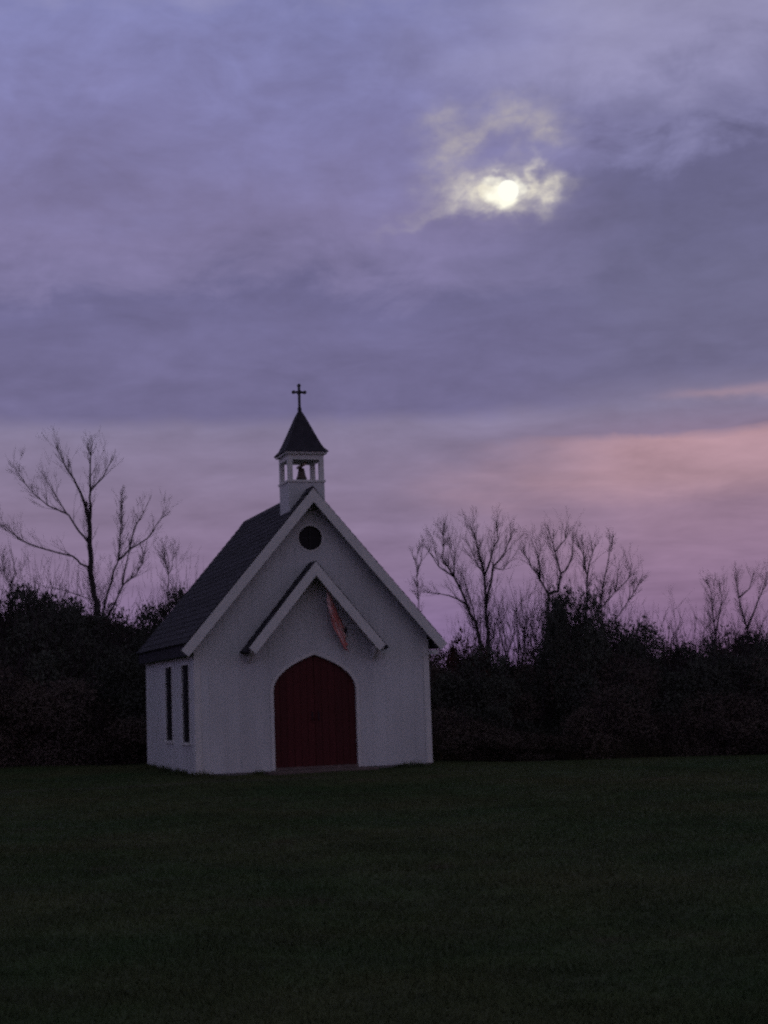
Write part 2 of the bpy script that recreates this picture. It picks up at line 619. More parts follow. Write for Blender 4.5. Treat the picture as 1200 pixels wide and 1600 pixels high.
nb = 16
for i in range(1, nb):
    x = -HW + W * i / nb
    top = roof_under(x) - 0.02 - SL * 0.022
    z0 = 0.08
    if abs(x) < DH + 0.055:
        z0 = arch_half(x, AR_T) + 0.02
    if abs(x) < RWR + 0.07:
        hgt = math.sqrt(max((RWR + 0.08) ** 2 - min(abs(x) + 0.0, RWR + 0.07) ** 2, 0))
        batten(x, 0, z0, RWZ - hgt)
        batten(x, 0, RWZ + hgt, top)
    else:
        batten(x, 0, z0, top)
for i in range(0, 20):
    y = 0.10 + (L - 0.2) * i / 19
    hit = [w for c, w in LWIN if abs(y - c) < w / 2 + 0.09]
    if not hit:
        batten(-HW, y, 0.08, zt - 0.05, False)
    else:
        batten(-HW, y, 0.08, WZ0 - 0.06, False)
        batten(-HW, y, WZ1 + 0.06, zt - 0.05, False)
    batten(HW, y, 0.08, zt - 0.05, False)
# corner boards and a skirt board
for sx in (-1, 1):
    a, b = sorted((sx * (HW + 0.018), sx * (HW - 0.11)))
    MB().box(a, b, -0.018, 0.003, 0.06, zt - 0.1).build('corner_board', M['trim'], CH)

# roof: two slopes with courses of shingles
YF, YB = -OF, L + OB


def slope_pt(sx, d, h):
    """d metres down the slope from the ridge, h above its face"""
    return (sx * (d / NL + h * NX), ZA - d * SL / NL + h * NZ)


EO2 = 0.19                                             # the slopes stop a little short of the rake tips
SLEN = (HW + EO2) * NL


def roof_slope(sx):
    pts = [slope_pt(sx, 0, 0), slope_pt(sx, SLEN, 0), slope_pt(sx, SLEN, -RT_), (0, ZA - ROOF_DROP)]
    deck = MB().prism(pts, YF + 0.012, YB - 0.012).build('roof_slope', M['roof'], CH)
    n = 24
    st = (SLEN + 0.03) / n
    for i in range(n):
        d0, d1 = i * st - 0.02 if i else 0.0, (i + 1) * st
        poly = [slope_pt(sx, d0, 0.002), slope_pt(sx, d1, 0.002), slope_pt(sx, d1, 0.020), slope_pt(sx, d0, 0.009)]
        mb = MB()
        # tabs of slightly different length along the course
        y = YF + (0.0 if i % 2 else -0.0)
        cuts = [YF]
        r = random.Random(i * 7 + sx)
        y = YF + r.uniform(0.1, 0.4)
        while y < YB - 0.1:
            cuts.append(y)
            y += r.uniform(0.26, 0.38)
        cuts.append(YB)
        for a, b in zip(cuts, cuts[1:]):
            e = r.uniform(-0.008, 0.008)
            h = r.uniform(0.0, 0.004)
            q = [poly[0], slope_pt(sx, d1 + e, 0.002), slope_pt(sx, d1 + e, 0.018 + h), slope_pt(sx, d0, 0.009)]
            mb.prism(q, a + 0.003, b - 0.003)
        mb.build('shingle_course', M['roof'], deck)
    return deck


for sx in (-1, 1):
    roof_slope(sx)
MB().prism([(-0.12, ZA - 0.12 * SL + 0.035), (0, ZA + 0.045), (0.12, ZA - 0.12 * SL + 0.035), (0, ZA + 0.02)], YF, YB).build('ridge_cap', M['roof'], CH)


def rake(sx, y0, y1, zr, sl, run, wid, name, parent, m, top=-0.0):
    """a sloping fascia board: top edge along the roof, lower end cut square"""
    nl = math.hypot(1, sl)
    nx, nz = sl / nl, 1 / nl
    ux, uz = 1 / nl, -sl / nl
    ln = run * nl
    p0 = (0, zr)
    p1 = (sx * ln * ux, zr + ln * uz)
    p2 = (sx * (ln * ux - wid * nx), zr + ln * uz - wid * nz)
    p3 = (0, zr - wid * nl)
    o = MB().prism([p0, p1, p2, p3], y0, y1).build(name, m, parent)
    return o


# front and rear rake boards and soffits
for sx in (-1, 1):
    rake(sx, YF - 0.035, YF + 0.010, ZA - 0.012, SL, HW + EO - 0.02, 0.19, 'rake_board', CH, M['trim'])
    rake(sx, YB - 0.010, YB + 0.035, ZA - 0.012, SL, HW + EO2 - 0.03, 0.19, 'rake_board', CH, M['trim'])
    # drip edge of shingle over the rake
    # eave fascia + soffit
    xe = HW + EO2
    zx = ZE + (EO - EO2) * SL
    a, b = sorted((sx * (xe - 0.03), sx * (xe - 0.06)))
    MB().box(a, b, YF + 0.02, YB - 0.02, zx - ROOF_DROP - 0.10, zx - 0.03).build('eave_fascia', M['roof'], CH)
    # short boxed eave return at the front corner
    if sx > 0:
        MB().box(HW + 0.02, HW + 0.15, YF + 0.06, 0.02, ZE - ROOF_DROP - 0.03, ZE - ROOF_DROP + 0.06).build('eave_return', M['trim'], CH)

# round window
rw = empty('round_window')
rw.parent = CH
rw.location = (0, 0, RWZ)


def ring(r0, r1, y0, y1, name, m, n=32):
    mb = MB()
    vs = []
    for r, y in ((r0, y0), (r1, y0), (r1, y1), (r0, y1)):
        vs += [(r * math.cos(2 * math.pi * k / n), y, r * math.sin(2 * math.pi * k / n)) for k in range(n)]
    fs = []
    for j in range(4):
        for k in range(n):
            k2 = (k + 1) % n
            fs.append((j * n + k, j * n + k2, ((j + 1) % 4) * n + k2, ((j + 1) % 4) * n + k))
    mb.add(vs, fs)
    return mb.build(name, m, rw)


ring(RWR - 0.012, RWR + 0.022, -0.012, 0.03, 'window_frame', M['trim'])
mbp = MB()
mbp.add([(RWR * math.cos(2 * math.pi * k / 32), 0.06, RWR * math.sin(2 * math.pi * k / 32)) for k in range(32)], [tuple(range(32))])
mbp.build('pane', M['glass'], rw)
for k in range(2):
    b = MB()
    if k:
        b.box(-0.010, 0.010, 0.035, 0.055, -RWR, RWR)
    else:
        b.box(-RWR, RWR, 0.037, 0.053, -0.010, 0.010)
    b.build('muntin', M['iron'], rw)

# door: two leaves of vertical planks in an arched frame
dr = empty('door')
dr.parent = CH
fr = MB()
op = [(-DH - 0.055, 0.06)] + AR_T + [(DH + 0.055, 0.06)]
ip = [(-DH + 0.012, 0.06)] + [(x * 0.986, z - 0.012) for x, z in AR] + [(DH - 0.012, 0.06)]
for i in range(len(op) - 1):
    q = [op[i], op[i + 1], ip[i + 1], ip[i]]
    fr.prism(q, -0.022, 0.09)
fr.build('door_frame', M['trim'], dr)
npl = 6
for s in (-1, 1):
    for i in range(npl):
        x0 = s * (0.006 + (DH - 0.012) * i / npl)
        x1 = s * (0.006 + (DH - 0.012) * (i + 1) / npl - 0.007)
        a, b = sorted((x0, x1))
        za_ = arch_half(max(-DH + 0.002, -abs(a)), AR) if a < 0 else arch_half(a, AR)
        zb_ = arch_half(b, AR) if b > 0 else arch_half(b, AR)
        za_ = arch_half(min(max(a, -DH + 0.003), DH - 0.003), AR)
        zb_ = arch_half(min(max(b, -DH + 0.003), DH - 0.003), AR)
        MB().prism([(a, 0.11), (b, 0.11), (b, zb_), (a, za_)], 0.055 + 0.002 * ((i + (s > 0)) % 2), 0.10).build('plank', M['red'], dr)
    hd = MB()
    hd.tube([(s * 0.07, 0.054, 1.05), (s * 0.07, 0.0, 1.07), (s * 0.07, 0.0, 1.21), (s * 0.07, 0.054, 1.23)], [0.011] * 4, 8)
    hd.build('door_handle', M['iron'], dr)
MB().box(-DH + 0.01, DH - 0.01, -0.03, 0.14, 0.055, 0.108).build('threshold', M['stone'], dr)

# gabled hood over the door
HD = empty('porch_hood')
HD.parent = CH
HD.location = (-0.045, 0, 0)
HZ, HR, HSL, HDEP = 4.34, 1.52, 1.205, 0.52
hnl = math.hypot(1, HSL)
for sx in (-1, 1):
    drop = 0.07 * hnl
    MB().prism([(0, HZ), (sx * HR, HZ - HSL * HR), (sx * (HR - 0.05), HZ - HSL * HR - 0.05), (0, HZ - drop)], -HDEP, -0.012).build('hood_roof', M['roof'], HD)
    for i in range(9):
        d0, d1 = HR * i / 9, HR * (i + 1) / 9 + 0.012
        nx, nz = HSL / hnl, 1 / hnl
        q = [(sx * (d0 + nx * .002), HZ - HSL * d0 + nz * .002), (sx * (d1 + nx * .002), HZ - HSL * d1 + nz * .002),
             (sx * (d1 + nx * .016), HZ - HSL * d1 + nz * .016), (sx * (d0 + nx * .006), HZ - HSL * d0 + nz * .006)]
        MB().prism(q, -HDEP - 0.006, -0.013).build('shingle_course', M['roof'], HD)
    rake(sx, -HDEP - 0.03, -HDEP - 0.002, HZ - 0.014, HSL, HR - 0.06, 0.185, 'rake_board', HD, M['trim'])
    # white soffit boards and a plain bracket under the low end
    MB().prism([(0, HZ - drop - 0.003), (sx * (HR - 0.08), HZ - HSL * (HR - 0.08) - drop - 0.003),
                (sx * (HR - 0.10), HZ - HSL * (HR - 0.10) - drop - 0.045), (0, HZ - drop - 0.024)], -HDEP + 0.004, -0.014).build('soffit', M['trim'], HD)
    bx_ = sx * (HR - 0.17)
    bz = HZ - HSL * (HR - 0.17) - drop - 0.02
    bk = MB()
    a, b = sorted((bx_ - 0.035, bx_ + 0.035))
    bk.add([(a, -0.012, bz - 0.30), (b, -0.012, bz - 0.30), (a, -0.012, bz - 0.02), (b, -0.012, bz - 0.02), (a, -HDEP + 0.1, bz - 0.02), (b, -HDEP + 0.1, bz - 0.02),
            (a, -0.07, bz - 0.30), (b, -0.07, bz - 0.30)],
           [(0, 1, 3, 2), (2, 3, 5, 4), (4, 5, 7, 6), (6, 7, 1, 0), (0, 2, 4, 6), (1, 7, 5, 3)])
    bk.build('bracket', M['trim'], HD)

# belfry
BY = 0.56                                             # centre behind the front wall
BF = empty('belfry')
BF.parent = CH
BF.location = (0, BY, 0)
bw = 0.395
B0, B1, B2, B3 = ZA - 0.55, 6.12, 6.575, 6.70           # base, sill, head, top
MB().box(-bw, bw, -bw, bw, B0, B1 - 0.03).build('belfry_base', M['white'], BF)
MB().box(-bw - 0.025, bw + 0.025, -bw - 0.025, bw + 0.025, B1 - 0.03, B1 + 0.015).build('belfry_sill', M['trim'], BF)
for sx in (-1, 1):
    for sy in (-1, 1):
        a, b = sorted((sx * bw, sx * (bw - 0.10)))
        c, d = sorted((sy * bw, sy * (bw - 0.10)))
        MB().box(a, b, c, d, B1 + 0.015, B2).build('post', M['trim'], BF)
fz = MB()
for a in ((-bw, bw, -bw, -bw + 0.09), (-bw, bw, bw - 0.09, bw), (-bw, -bw + 0.09, -bw + 0.09, bw - 0.09), (bw - 0.09, bw, -bw + 0.09, bw - 0.09)):
    fz.box(*a, B2, B3)
fz.build('frieze', M['trim'], BF)
MB().box(-bw - 0.06, bw + 0.06, -bw - 0.06, bw + 0.06, B3 - 0.005, B3 + 0.035).build('cornice', M['trim'], BF)
# bell-cast pyramid roof
prof = [(0.485, 6.738), (0.475, 6.77), (0.405, 6.84), (0.345, 6.96), (0.27, 7.14), (0.185, 7.35), (0.10, 7.56), (0.035, 7.69), (0.02, 7.73)]
sp = MB()
vs, fs = [], []
for r, z in prof:
    vs += [(-r, -r, z), (r, -r, z), (r, r, z), (-r, r, z)]
for i in range(len(prof) - 1):
    for k in range(4):
        fs.append((i * 4 + k, i * 4 + (k + 1) % 4, i * 4 + 4 + (k + 1) % 4, i * 4 + 4 + k))
fs += [(3, 2, 1, 0), tuple((len(prof) - 1) * 4 + k for k in range(4))]
sp.add(vs, fs)
spo = sp.build('spire_roof', M['roof'], BF)
bd = MB()
bd.lathe([(0.02, 7.670), (0.045, 7.710), (0.045, 7.760), (0.02, 7.800)], 12)
bd.build('finial', M['iron'], BF, True)
cr = MB()
cr.box(-0.024, 0.024, -0.022, 0.022, 7.770, 8.250)
cr.box(-0.125, -0.024, -0.020, 0.020, 8.090, 8.135)
cr.box(0.024, 0.125, -0.020, 0.020, 8.090, 8.135)
for (x, z) in ((0, 8.260), (-0.125, 8.112), (0.125, 8.112)):
    n = 12
    cr.prism([(x + 0.038 * math.cos(2 * math.pi * k / n), z + 0.038 * math.sin(2 * math.pi * k / n)) for k in range(n)], -0.023, 0.023)
cr.prism([(0.052 * math.cos(2 * math.pi * k / 12), 8.112 + 0.052 * math.sin(2 * math.pi * k / 12)) for k in range(12)], -0.0235, 0.0235)
cro = cr.build('cross', M['iron'], BF)

# bell hanging in the belfry
bl = empty('bell', CH.matrix_world @ Vector((0, 0, 0)))
cth, sth = math.cos(0.3173), math.sin(0.3173)


def ch_w(x, y, z):
    return Vector((-1.5768 + cth * x - sth * y, 32.3019 + sth * x + cth * y, z))


bl.location = ch_w(0, BY, 6.20)
bl.rotation_euler = (0, 0, 0.3173)
tag(bl, 'small dark bell hanging in the open belfry of the chapel', 'bell')
MB().lathe([(0.0, 0.01), (0.10, 0.01), (0.11, 0.0), (0.12, 0.015), (0.095, 0.07), (0.08, 0.14), (0.07, 0.20), (0.055, 0.24), (0.0, 0.252)], 24).build('bell_body', M['bronze'], bl, True)
MB().box(-0.025, 0.025, -bw + 0.09, bw - 0.09, 0.27, 0.315).build('yoke', M['wood'], bl)
MB().tube([(0, 0, 0.245), (0, 0, 0.28)], [0.022, 0.022], 8).build('bell_crown', M['bronze'], bl)
MB().tube([(0, 0, 0.12), (0, 0, -0.02)], [0.010, 0.022], 8).build('clapper', M['iron'], bl)

# stone step in front of the door
st = MB().box(-1.12, 1.12, -0.72, -0.035, -0.08, 0.055).build('door_step', M['stone'], None, bevel=0.015)
st.location = ch_w(0, 0, 0)
st.rotation_euler = (0, 0, 0.3173)
tag(st, 'low grey brown stone step in front of the red chapel door', 'step')


# flag furled round a slanting staff under the hood
def make_flag():
    fl = empty('flag', ch_w(0, 0, 0), 0.3173)
    tag(fl, 'red flag drooping along a slanting staff under the chapel door hood', 'flag')
    a = Vector((0.70, -0.03, 2.90))
    b = Vector((0.20, -0.40, 3.78))
    MB().tube([a, b], [0.014, 0.011], 8).build('staff', M['wood'], fl)
    MB().tube([a + Vector((0, 0.02, -0.07)), a + Vector((0, -0.015, 0.06))], [0.03, 0.03], 8).build('bracket', M['iron'], fl)
    MB().lathe([(0, 0.03), (0.022, 0.015), (0.025, 0), (0.022, -0.015), (0, -0.03)], 10).build('finial', M['wood'], fl).location = b
    # cloth: hangs in folds from the upper two thirds of the staff
    nu, nv = 46, 16
    mb = MB()
    vs, fs, mi = [], [], []
    for i in range(nu + 1):
        t = i / nu
        p = b.lerp(a, 0.03 + 0.80 * t)
        drop = 0.40 + 0.38 * (t ** 0.6) * (1 - 0.45 * t) + 0.03 * math.sin(t * 9)
        for j in range(nv + 1):
            s = j / nv
            fold = 0.045 * math.sin(j * 1.35 + t * 5.0) * min(1, 0.3 + s * 1.4)
            x = p.x + fold * 0.8 + 0.10 * s * (1 - t) * 0.4 + 0.10 * t * s
            y = p.y - 0.02 - 0.035 * math.cos(j * 1.35 + t * 4.0) * s
            z = p.z - drop * s + 0.012 * math.sin(j * 2 + t * 8)
            vs.append((x, y, z))
    for i in range(nu):
        for j in range(nv):
            fs.append((i * (nv + 1) + j, i * (nv + 1) + j + 1, (i + 1) * (nv + 1) + j + 1, (i + 1) * (nv + 1) + j))
            mi.append(1 if j in (1, 2, 7, 8, 13, 14) or i < 4 else 0)
    me = bpy.data.meshes.new('cloth')
    me.from_pydata(vs, [], fs)
    me.materials.append(M['flag_red'])
    me.materials.append(M['flag_pale'])
    me.polygons.foreach_set('material_index', mi)
    me.polygons.foreach_set('use_smooth', [True] * len(fs))
    o = child(me, 'cloth', fl)
    sd = o.modifiers.new('solid', 'SOLIDIFY')
    sd.thickness = 0.004


make_flag()


# ------------------------------------------------------------------ bare trees
def tube_pts(rnd, pts, r0, r1, wob):
    """resample a traced limb, with a little crook, tapering from r0 to r1"""
    out = [pts[0]]
    for a, b in zip(pts, pts[1:]):
        n = max(2, int((b - a).length / 0.35))
        for i in range(1, n + 1):
            q = a.lerp(b, i / n)
            if i < n or b is not pts[-1]:
                q = q + Vector((rnd.gauss(0, wob), rnd.gauss(0, wob), rnd.gauss(0, wob)))
            out.append(q)
    n = len(out) - 1
    rad = [r0 + (r1 - r0) * (i / n) ** 0.8 for i in range(n + 1)]
    return out, rad


def grow(mb, rnd, p, d, length, r, depth):
    """a twig that bends upward and forks"""
    n = max(3, int(length / 0.16))
    pts, rad = [p.copy()], [r]
    q, dd = p.copy(), d.normalized()
    for i in range(n):
        dd = (dd + Vector((rnd.gauss(0, .06), rnd.gauss(0, .06), rnd.gauss(0.045, .05)))).normalized()
        q = q + dd * (length / n)
        pts.append(q.copy())
        rad.append(max(r * (1 - 0.75 * (i + 1) / n), 0.0022))
    mb.tube(pts, rad, 4 if r > 0.012 else 3, cap=False)
    if depth > 0:
        k = rnd.randint(2, 4)
        for _ in range(k):
            i = rnd.randint(max(1, n // 4), n)
            ang = Vector((rnd.gauss(0, 1), rnd.gauss(0, 1), rnd.gauss(0.25, 0.7)))
            nd = (dd * 1.0 + ang.normalized() * rnd.uniform(0.35, 0.7))
            grow(mb, rnd, pts[i], nd, length * rnd.uniform(0.45, 0.8), max(rad[i] * 0.7, 0.0028), depth - 1)


def bare_tree(name, label, Y, stems, seed, twig=0.9, dens=1.0, cat='tree', group=None, trunk_base=None, depth=2, yspread=0.9):
    """stems: list of (pixel polyline, r0, r1); the first one is the trunk"""
    rnd = random.Random(seed)
    base = at(*stems[0][0][0], Y)
    g = gz(base.x, Y)
    root = empty(name, (base.x, Y, g))
    tag(root, label, cat, group)
    inv = Vector((base.x, Y, g))
    tw = MB()
    done = {}
    for si, (px, r0, r1) in enumerate(stems):
        # every limb leans towards or away from the viewer as well as sideways
        lean = 0.0 if si == 0 else rnd.uniform(-1, 1) * yspread
        y0 = done.get(px[0], Y + (0 if si == 0 else rnd.uniform(-.15, .15)))
        pts = []
        tot = sum(math.hypot(a[0] - b[0], a[1] - b[1]) for a, b in zip(px, px[1:])) or 1
        acc = 0
        for i, p in enumerate(px):
            if i:
                acc += math.hypot(p[0] - px[i - 1][0], p[1] - px[i - 1][1])
            y = y0 + lean * (acc / tot)
            done.setdefault(p, y)
            pts.append(at(p[0], p[1], y) - inv)
        if si == 0 or all(px[0] not in s_[0] for s_ in stems[:si]):
            foot = Vector((pts[0].x * 0.6, pts[0].y * 0.5, -0.15))
            pts = [foot] + pts
            r0 *= 1.25
        pts[-1] = pts[-2].lerp(pts[-1], 0.72)
        P, R_ = tube_pts(rnd, pts, r0, r1, 0.018)
        MB().tube(P, [q * 0.72 for q in R_], 7).build('trunk' if si == 0 else 'limb', M['bark'], root, True)
        # side twigs
        ln = sum((b - a).length for a, b in zip(P, P[1:]))
        n = int(ln * 7.0 * dens)
        for k in range(n):
            i = rnd.randint(len(P) // (3 if si else 2), len(P) - 1)
            if P[i].z < 3.0:
                continue
            t = (P[min(i + 1, len(P) - 1)] - P[max(i - 1, 0)]).normalized()
            side = Vector((rnd.gauss(0, 1), rnd.gauss(0, 1), rnd.gauss(0.15, 0.6))).normalized()
            fr_ = i / (len(P) - 1)
            grow(tw, rnd, P[i], t * 1.0 + side * 0.62 + Vector((0, 0, 0.25)), twig * 0.8 * rnd.uniform(0.5, 1.15) * (1.35 - 0.75 * fr_), max(R_[i] * 0.4, 0.005) if R_[i] < 0.03 else 0.010, depth)
        grow(tw, rnd, P[-1], (P[-1] - P[-2]), twig * 0.38, R_[-1], depth - 1)
    o = tw.build('crown', M['twig'], root)
    return root


def C4(*pts):      # points read off an enlarged crop of the left of the picture
    return [(p[0] * 0.375, 640 + p[1] * 0.375) for p in pts]


def C5(*pts):
    return [(620 + p[0] * 0.48333, 780 + p[1] * 0.48333) for p in pts]


bare_tree('bare_tree', 'tallest bare tree, standing behind the thicket left of the chapel', 47, [
    (C4((405, 850), (395, 780), (378, 680), (372, 560), (372, 480), (358, 410)), 0.17, 0.085),
    (C4((372, 480), (378, 400), (376, 340), (378, 230), (380, 140)), 0.07, 0.018),
    (C4((358, 410), (335, 340), (308, 290), (265, 225), (234, 150)), 0.065, 0.016),
    (C4((376, 340), (425, 285), (460, 220)), 0.045, 0.016),
    (C4((372, 560), (330, 510), (282, 440), (200, 400), (140, 350), (55, 235)), 0.055, 0.012),
    (C4((282, 440), (240, 370), (190, 290)), 0.032, 0.010),
    (C4((378, 680), (340, 635), (300, 610), (180, 580), (100, 550), (20, 490), (-30, 460)), 0.055, 0.012),
    (C4((395, 800), (300, 765), (215, 745), (140, 722)), 0.035, 0.010),
], 11, 0.85, 1.0)
bare_tree('bare_tree', 'slanting multi stemmed bare tree between the tallest tree and the chapel', 45.5, [
    (C4((430, 835), (462, 715), (490, 630), (503, 480), (507, 330)), 0.085, 0.014),
    (C4((490, 630), (540, 582), (570, 480), (632, 360)), 0.05, 0.012),
    (C4((540, 582), (615, 540), (650, 480), (692, 425)), 0.035, 0.010),
    (C4((458, 865), (510, 730), (565, 685), (592, 640), (612, 550)), 0.075, 0.014),
    (C4((510, 730), (528, 630), (545, 560)), 0.045, 0.012),
], 12, 0.75, 0.9)
bare_tree('bare_sapling', 'thin bare sapling beside the left slope of the chapel roof', 45, [
    (C4((702, 800), (700, 690), (692, 645), (680, 560)), 0.045, 0.010),
    (C4((700, 690), (716, 645), (722, 600)), 0.02, 0.008)], 13, 0.6, 1.3)
bare_tree('bare_sapling', 'pale thin bare sapling at the far left edge of the picture', 52, [
    (C4((40, 740), (20, 690), (8, 620)), 0.04, 0.010), (C4((40, 740), (60, 690), (55, 640)), 0.03, 0.008)], 14, 0.7, 1.2)
bare_tree('bare_tree', 'wide forked bare tree just right of the chapel roof', 46, [
    (C5((272, 470), (255, 400), (225, 340), (185, 250), (152, 195), (150, 90)), 0.13, 0.016),
    (C5((225, 340), (170, 312), (80, 300)), 0.045, 0.010),
    (C5((185, 250), (135, 215), (112, 120)), 0.045, 0.012),
    (C5((185, 250), (186, 180), (165, 110)), 0.035, 0.010),
    (C5((255, 400), (230, 300), (215, 250)), 0.03, 0.010)], 15, 0.85, 1.25)
bare_tree('bare_tree', 'upright bare tree with crowded branches, second right of the chapel', 47, [
    (C5((296, 500), (288, 350), (282, 250), (265, 170), (238, 80)), 0.13, 0.016),
    (C5((288, 350), (312, 220), (350, 175), (375, 105)), 0.07, 0.014),
    (C5((282, 250), (305, 190), (328, 130), (320, 75)), 0.05, 0.012),
    (C5((282, 250), (262, 215), (225, 130)), 0.035, 0.012),
    (C5((312, 220), (345, 230), (362, 190)), 0.03, 0.012)], 16, 0.85, 1.25)
bare_tree('bare_tree', 'bare tree rising behind the tall dark cedar', 48, [
    (C5((490, 450), (487, 310), (465, 255), (440, 220), (410, 172)), 0.11, 0.014),
    (C5((487, 310), (522, 295), (530, 240), (512, 170), (487, 90)), 0.08, 0.014),
    (C5((530, 240), (558, 220), (572, 120)), 0.045, 0.012),
    (C5((512, 170), (545, 130), (550, 80)), 0.035, 0.010),
    (C5((465, 255), (460, 190), (430, 120)), 0.03, 0.010)], 17, 0.85, 1.25)
bare_tree('bare_tree', 'slender single bare tree right of the dark cedar', 48, [
    (C5((612, 370), (616, 250), (602, 180), (590, 150)), 0.075, 0.014),
    (C5((616, 250), (628, 190), (630, 140)), 0.035, 0.010)], 18, 0.75, 1.2)
bare_tree('bare_tree', 'low spreading bare tree, widest right of the cedar', 47, [
    (C5((655, 375), (664, 290), (685, 190), (695, 130)), 0.075, 0.012),
    (C5((664, 350), (706, 300), (718, 210)), 0.055, 0.012),
    (C5((710, 388), (748, 330), (790, 262)), 0.065, 0.012),
    (C5((706, 300), (745, 260), (760, 220)), 0.03, 0.010),
    (C5((748, 330), (755, 270)), 0.03, 0.010)], 19, 0.8, 1.3)
bare_tree('bare_sapling', 'thin upright bare sapling close to the right slope of the chapel roof', 45, [
    (C5((70, 330), (64, 250), (68, 150)), 0.04, 0.010), (C5((64, 250), (80, 200), (82, 160)), 0.02, 0.008)], 20, 0.55, 1.1)
bare_tree('bare_tree', 'left of the two faint bare trees at the far right', 55, [
    (C5((1028, 440), (1018, 330), (1008, 270)), 0.07, 0.014), (C5((1028, 440), (1050, 350), (1045, 270)), 0.05, 0.012)], 21, 0.9, 1.3)
bare_tree('bare_tree', 'right of the two faint bare trees at the far right', 55, [
    (C5((1132, 420), (1103, 320), (1095, 250)), 0.08, 0.014), (C5((1132, 420), (1180, 300), (1200, 240)), 0.06, 0.012),
    (C5((1103, 320), (1140, 290), (1150, 250)), 0.04, 0.012)], 22, 0.9, 1.3)


# ------------------------------------------------------------------ shrubs: leaf-sized faces spread through lumpy crowns
def bush_mesh(name, seed, m, leaf=0.075, n=9000, col=0.0, ragged=0.18):
    """unit shrub: about 1 wide (radius 0.5) and 1 high"""
    r = np.random.default_rng(seed)
    # lobes
    nl = 16
    c = np.stack([r.normal(0, 0.20, nl), r.normal(0, 0.20, nl), r.uniform(0.15, 0.80, nl)], -1)
    c[0] = (0, 0, 0.80)
    rad = r.uniform(0.12, 0.24, nl)
    which = r.integers(0, nl, n)
    d = r.normal(size=(n, 3))
    d /= np.linalg.norm(d, axis=1)[:, None]
    rr = rad[which] * (r.uniform(0.35, 1.0, n) ** 0.5 + np.abs(r.normal(0, ragged, n)))
    p = c[which] + d * rr[:, None]
    p[:, 2] = np.abs(p[:, 2])
    # skirt down to the ground
    low = r.random(n) < 0.22
    a = r.uniform(0, 2 * math.pi, n)
    q = np.sqrt(r.uniform(0.1, 1, n)) * 0.42
    p[low] = np.stack([q * np.cos(a), q * np.sin(a), r.uniform(0, 0.4, n)], -1)[low]
    ax = r.normal(size=(n, 3))
    ax /= np.linalg.norm(ax, axis=1)[:, None]
    bx = np.cross(ax, r.normal(size=(n, 3)))
    bx /= np.linalg.norm(bx, axis=1)[:, None]
    ls = leaf * r.uniform(0.6, 1.4, n)[:, None] / 3.0
    t1 = np.stack([p - ax * ls, p + bx * ls * 0.45, p + ax * ls], 1)
    t2 = np.stack([p - ax * ls, p + ax * ls, p - bx * ls * 0.45], 1)
    return tri_soup(name, np.concatenate([t1, t2]), m)


def shoots_mesh(name, seed, m, n=110):
    """unit shrub's stems: thin shoots that stand out of the leaves"""
    rnd = random.Random(seed)
    mb = MB()
    for i in range(n):
        a = rnd.uniform(0, 6.283)
        q = rnd.uniform(0.0, 0.14)
        p = Vector((q * math.cos(a), q * math.sin(a), 0))
        d = Vector((math.cos(a) * rnd.uniform(0, .38), math.sin(a) * rnd.uniform(0, .38), 1)).normalized()
        ln = rnd.uniform(0.6, 1.06)
        pts, rad = [], []
        for k in range(7):
            pts.append(p.copy())
            rad.append(0.006 * (1 - k / 6.5) + 0.0007)
            d = (d + Vector((rnd.gauss(0, .07), rnd.gauss(0, .07), 0.02))).normalized()
            p = p + d * ln / 6
            if k > 2 and rnd.random() < 0.7:
                e = (d + Vector((rnd.gauss(0, .5), rnd.gauss(0, .5), rnd.gauss(.1, .3)))).normalized()
                s = rnd.uniform(0.08, 0.2)
                mb.tube([p, p + e * s * .5, p + (e + Vector((0, 0, .15))).normalized() * s], [0.0026, 0.0018, 0.0006], 3, cap=False)
        mb.tube(pts, rad, 3, cap=False)
    return mb.mesh(name, m)


G = [bush_mesh('foliage_green', 100 + i, M['leaf_green'], 0.052, 26000) for i in range(4)]
BR = [bush_mesh('foliage_brown', 200 + i, M['leaf_brown'], 0.05, 20000, ragged=0.28) for i in range(4)]
RU = bush_mesh('foliage_rust', 300, M['leaf_rust'], 0.09, 6000, ragged=0.3)
ST = [shoots_mesh('stem', 400 + i, M['twig']) for i in range(3)]


def bush(name, label, group, x, y, w, h, me, k, cat='shrub', dp=None):
    o = empty(name, (x, y, gz(x, y) - 0.04), (k * 2.399) % 6.28)
    tag(o, label, cat, group)
    a = child(me, 'foliage', o)
    a.scale = (w, dp or w, h)
    b = child(ST[k % 3], 'stem', o)
    b.scale = (w * 0.9, w * 0.9, h * 0.94)
    b.rotation_euler = (0, 0, k * 1.1)
    return o


def px_top(px, py, Y):
    p = at(px, py, Y)
    return p.x, Y, p.z - gz(p.x, Y)


LL, LG = 'dark leafy evergreen shrub in the thicket left of the chapel', 'shrubs of the left thicket'
RL, RG = 'dark withered shrub in the thicket right of the chapel', 'shrubs of the right thicket'
k = 0
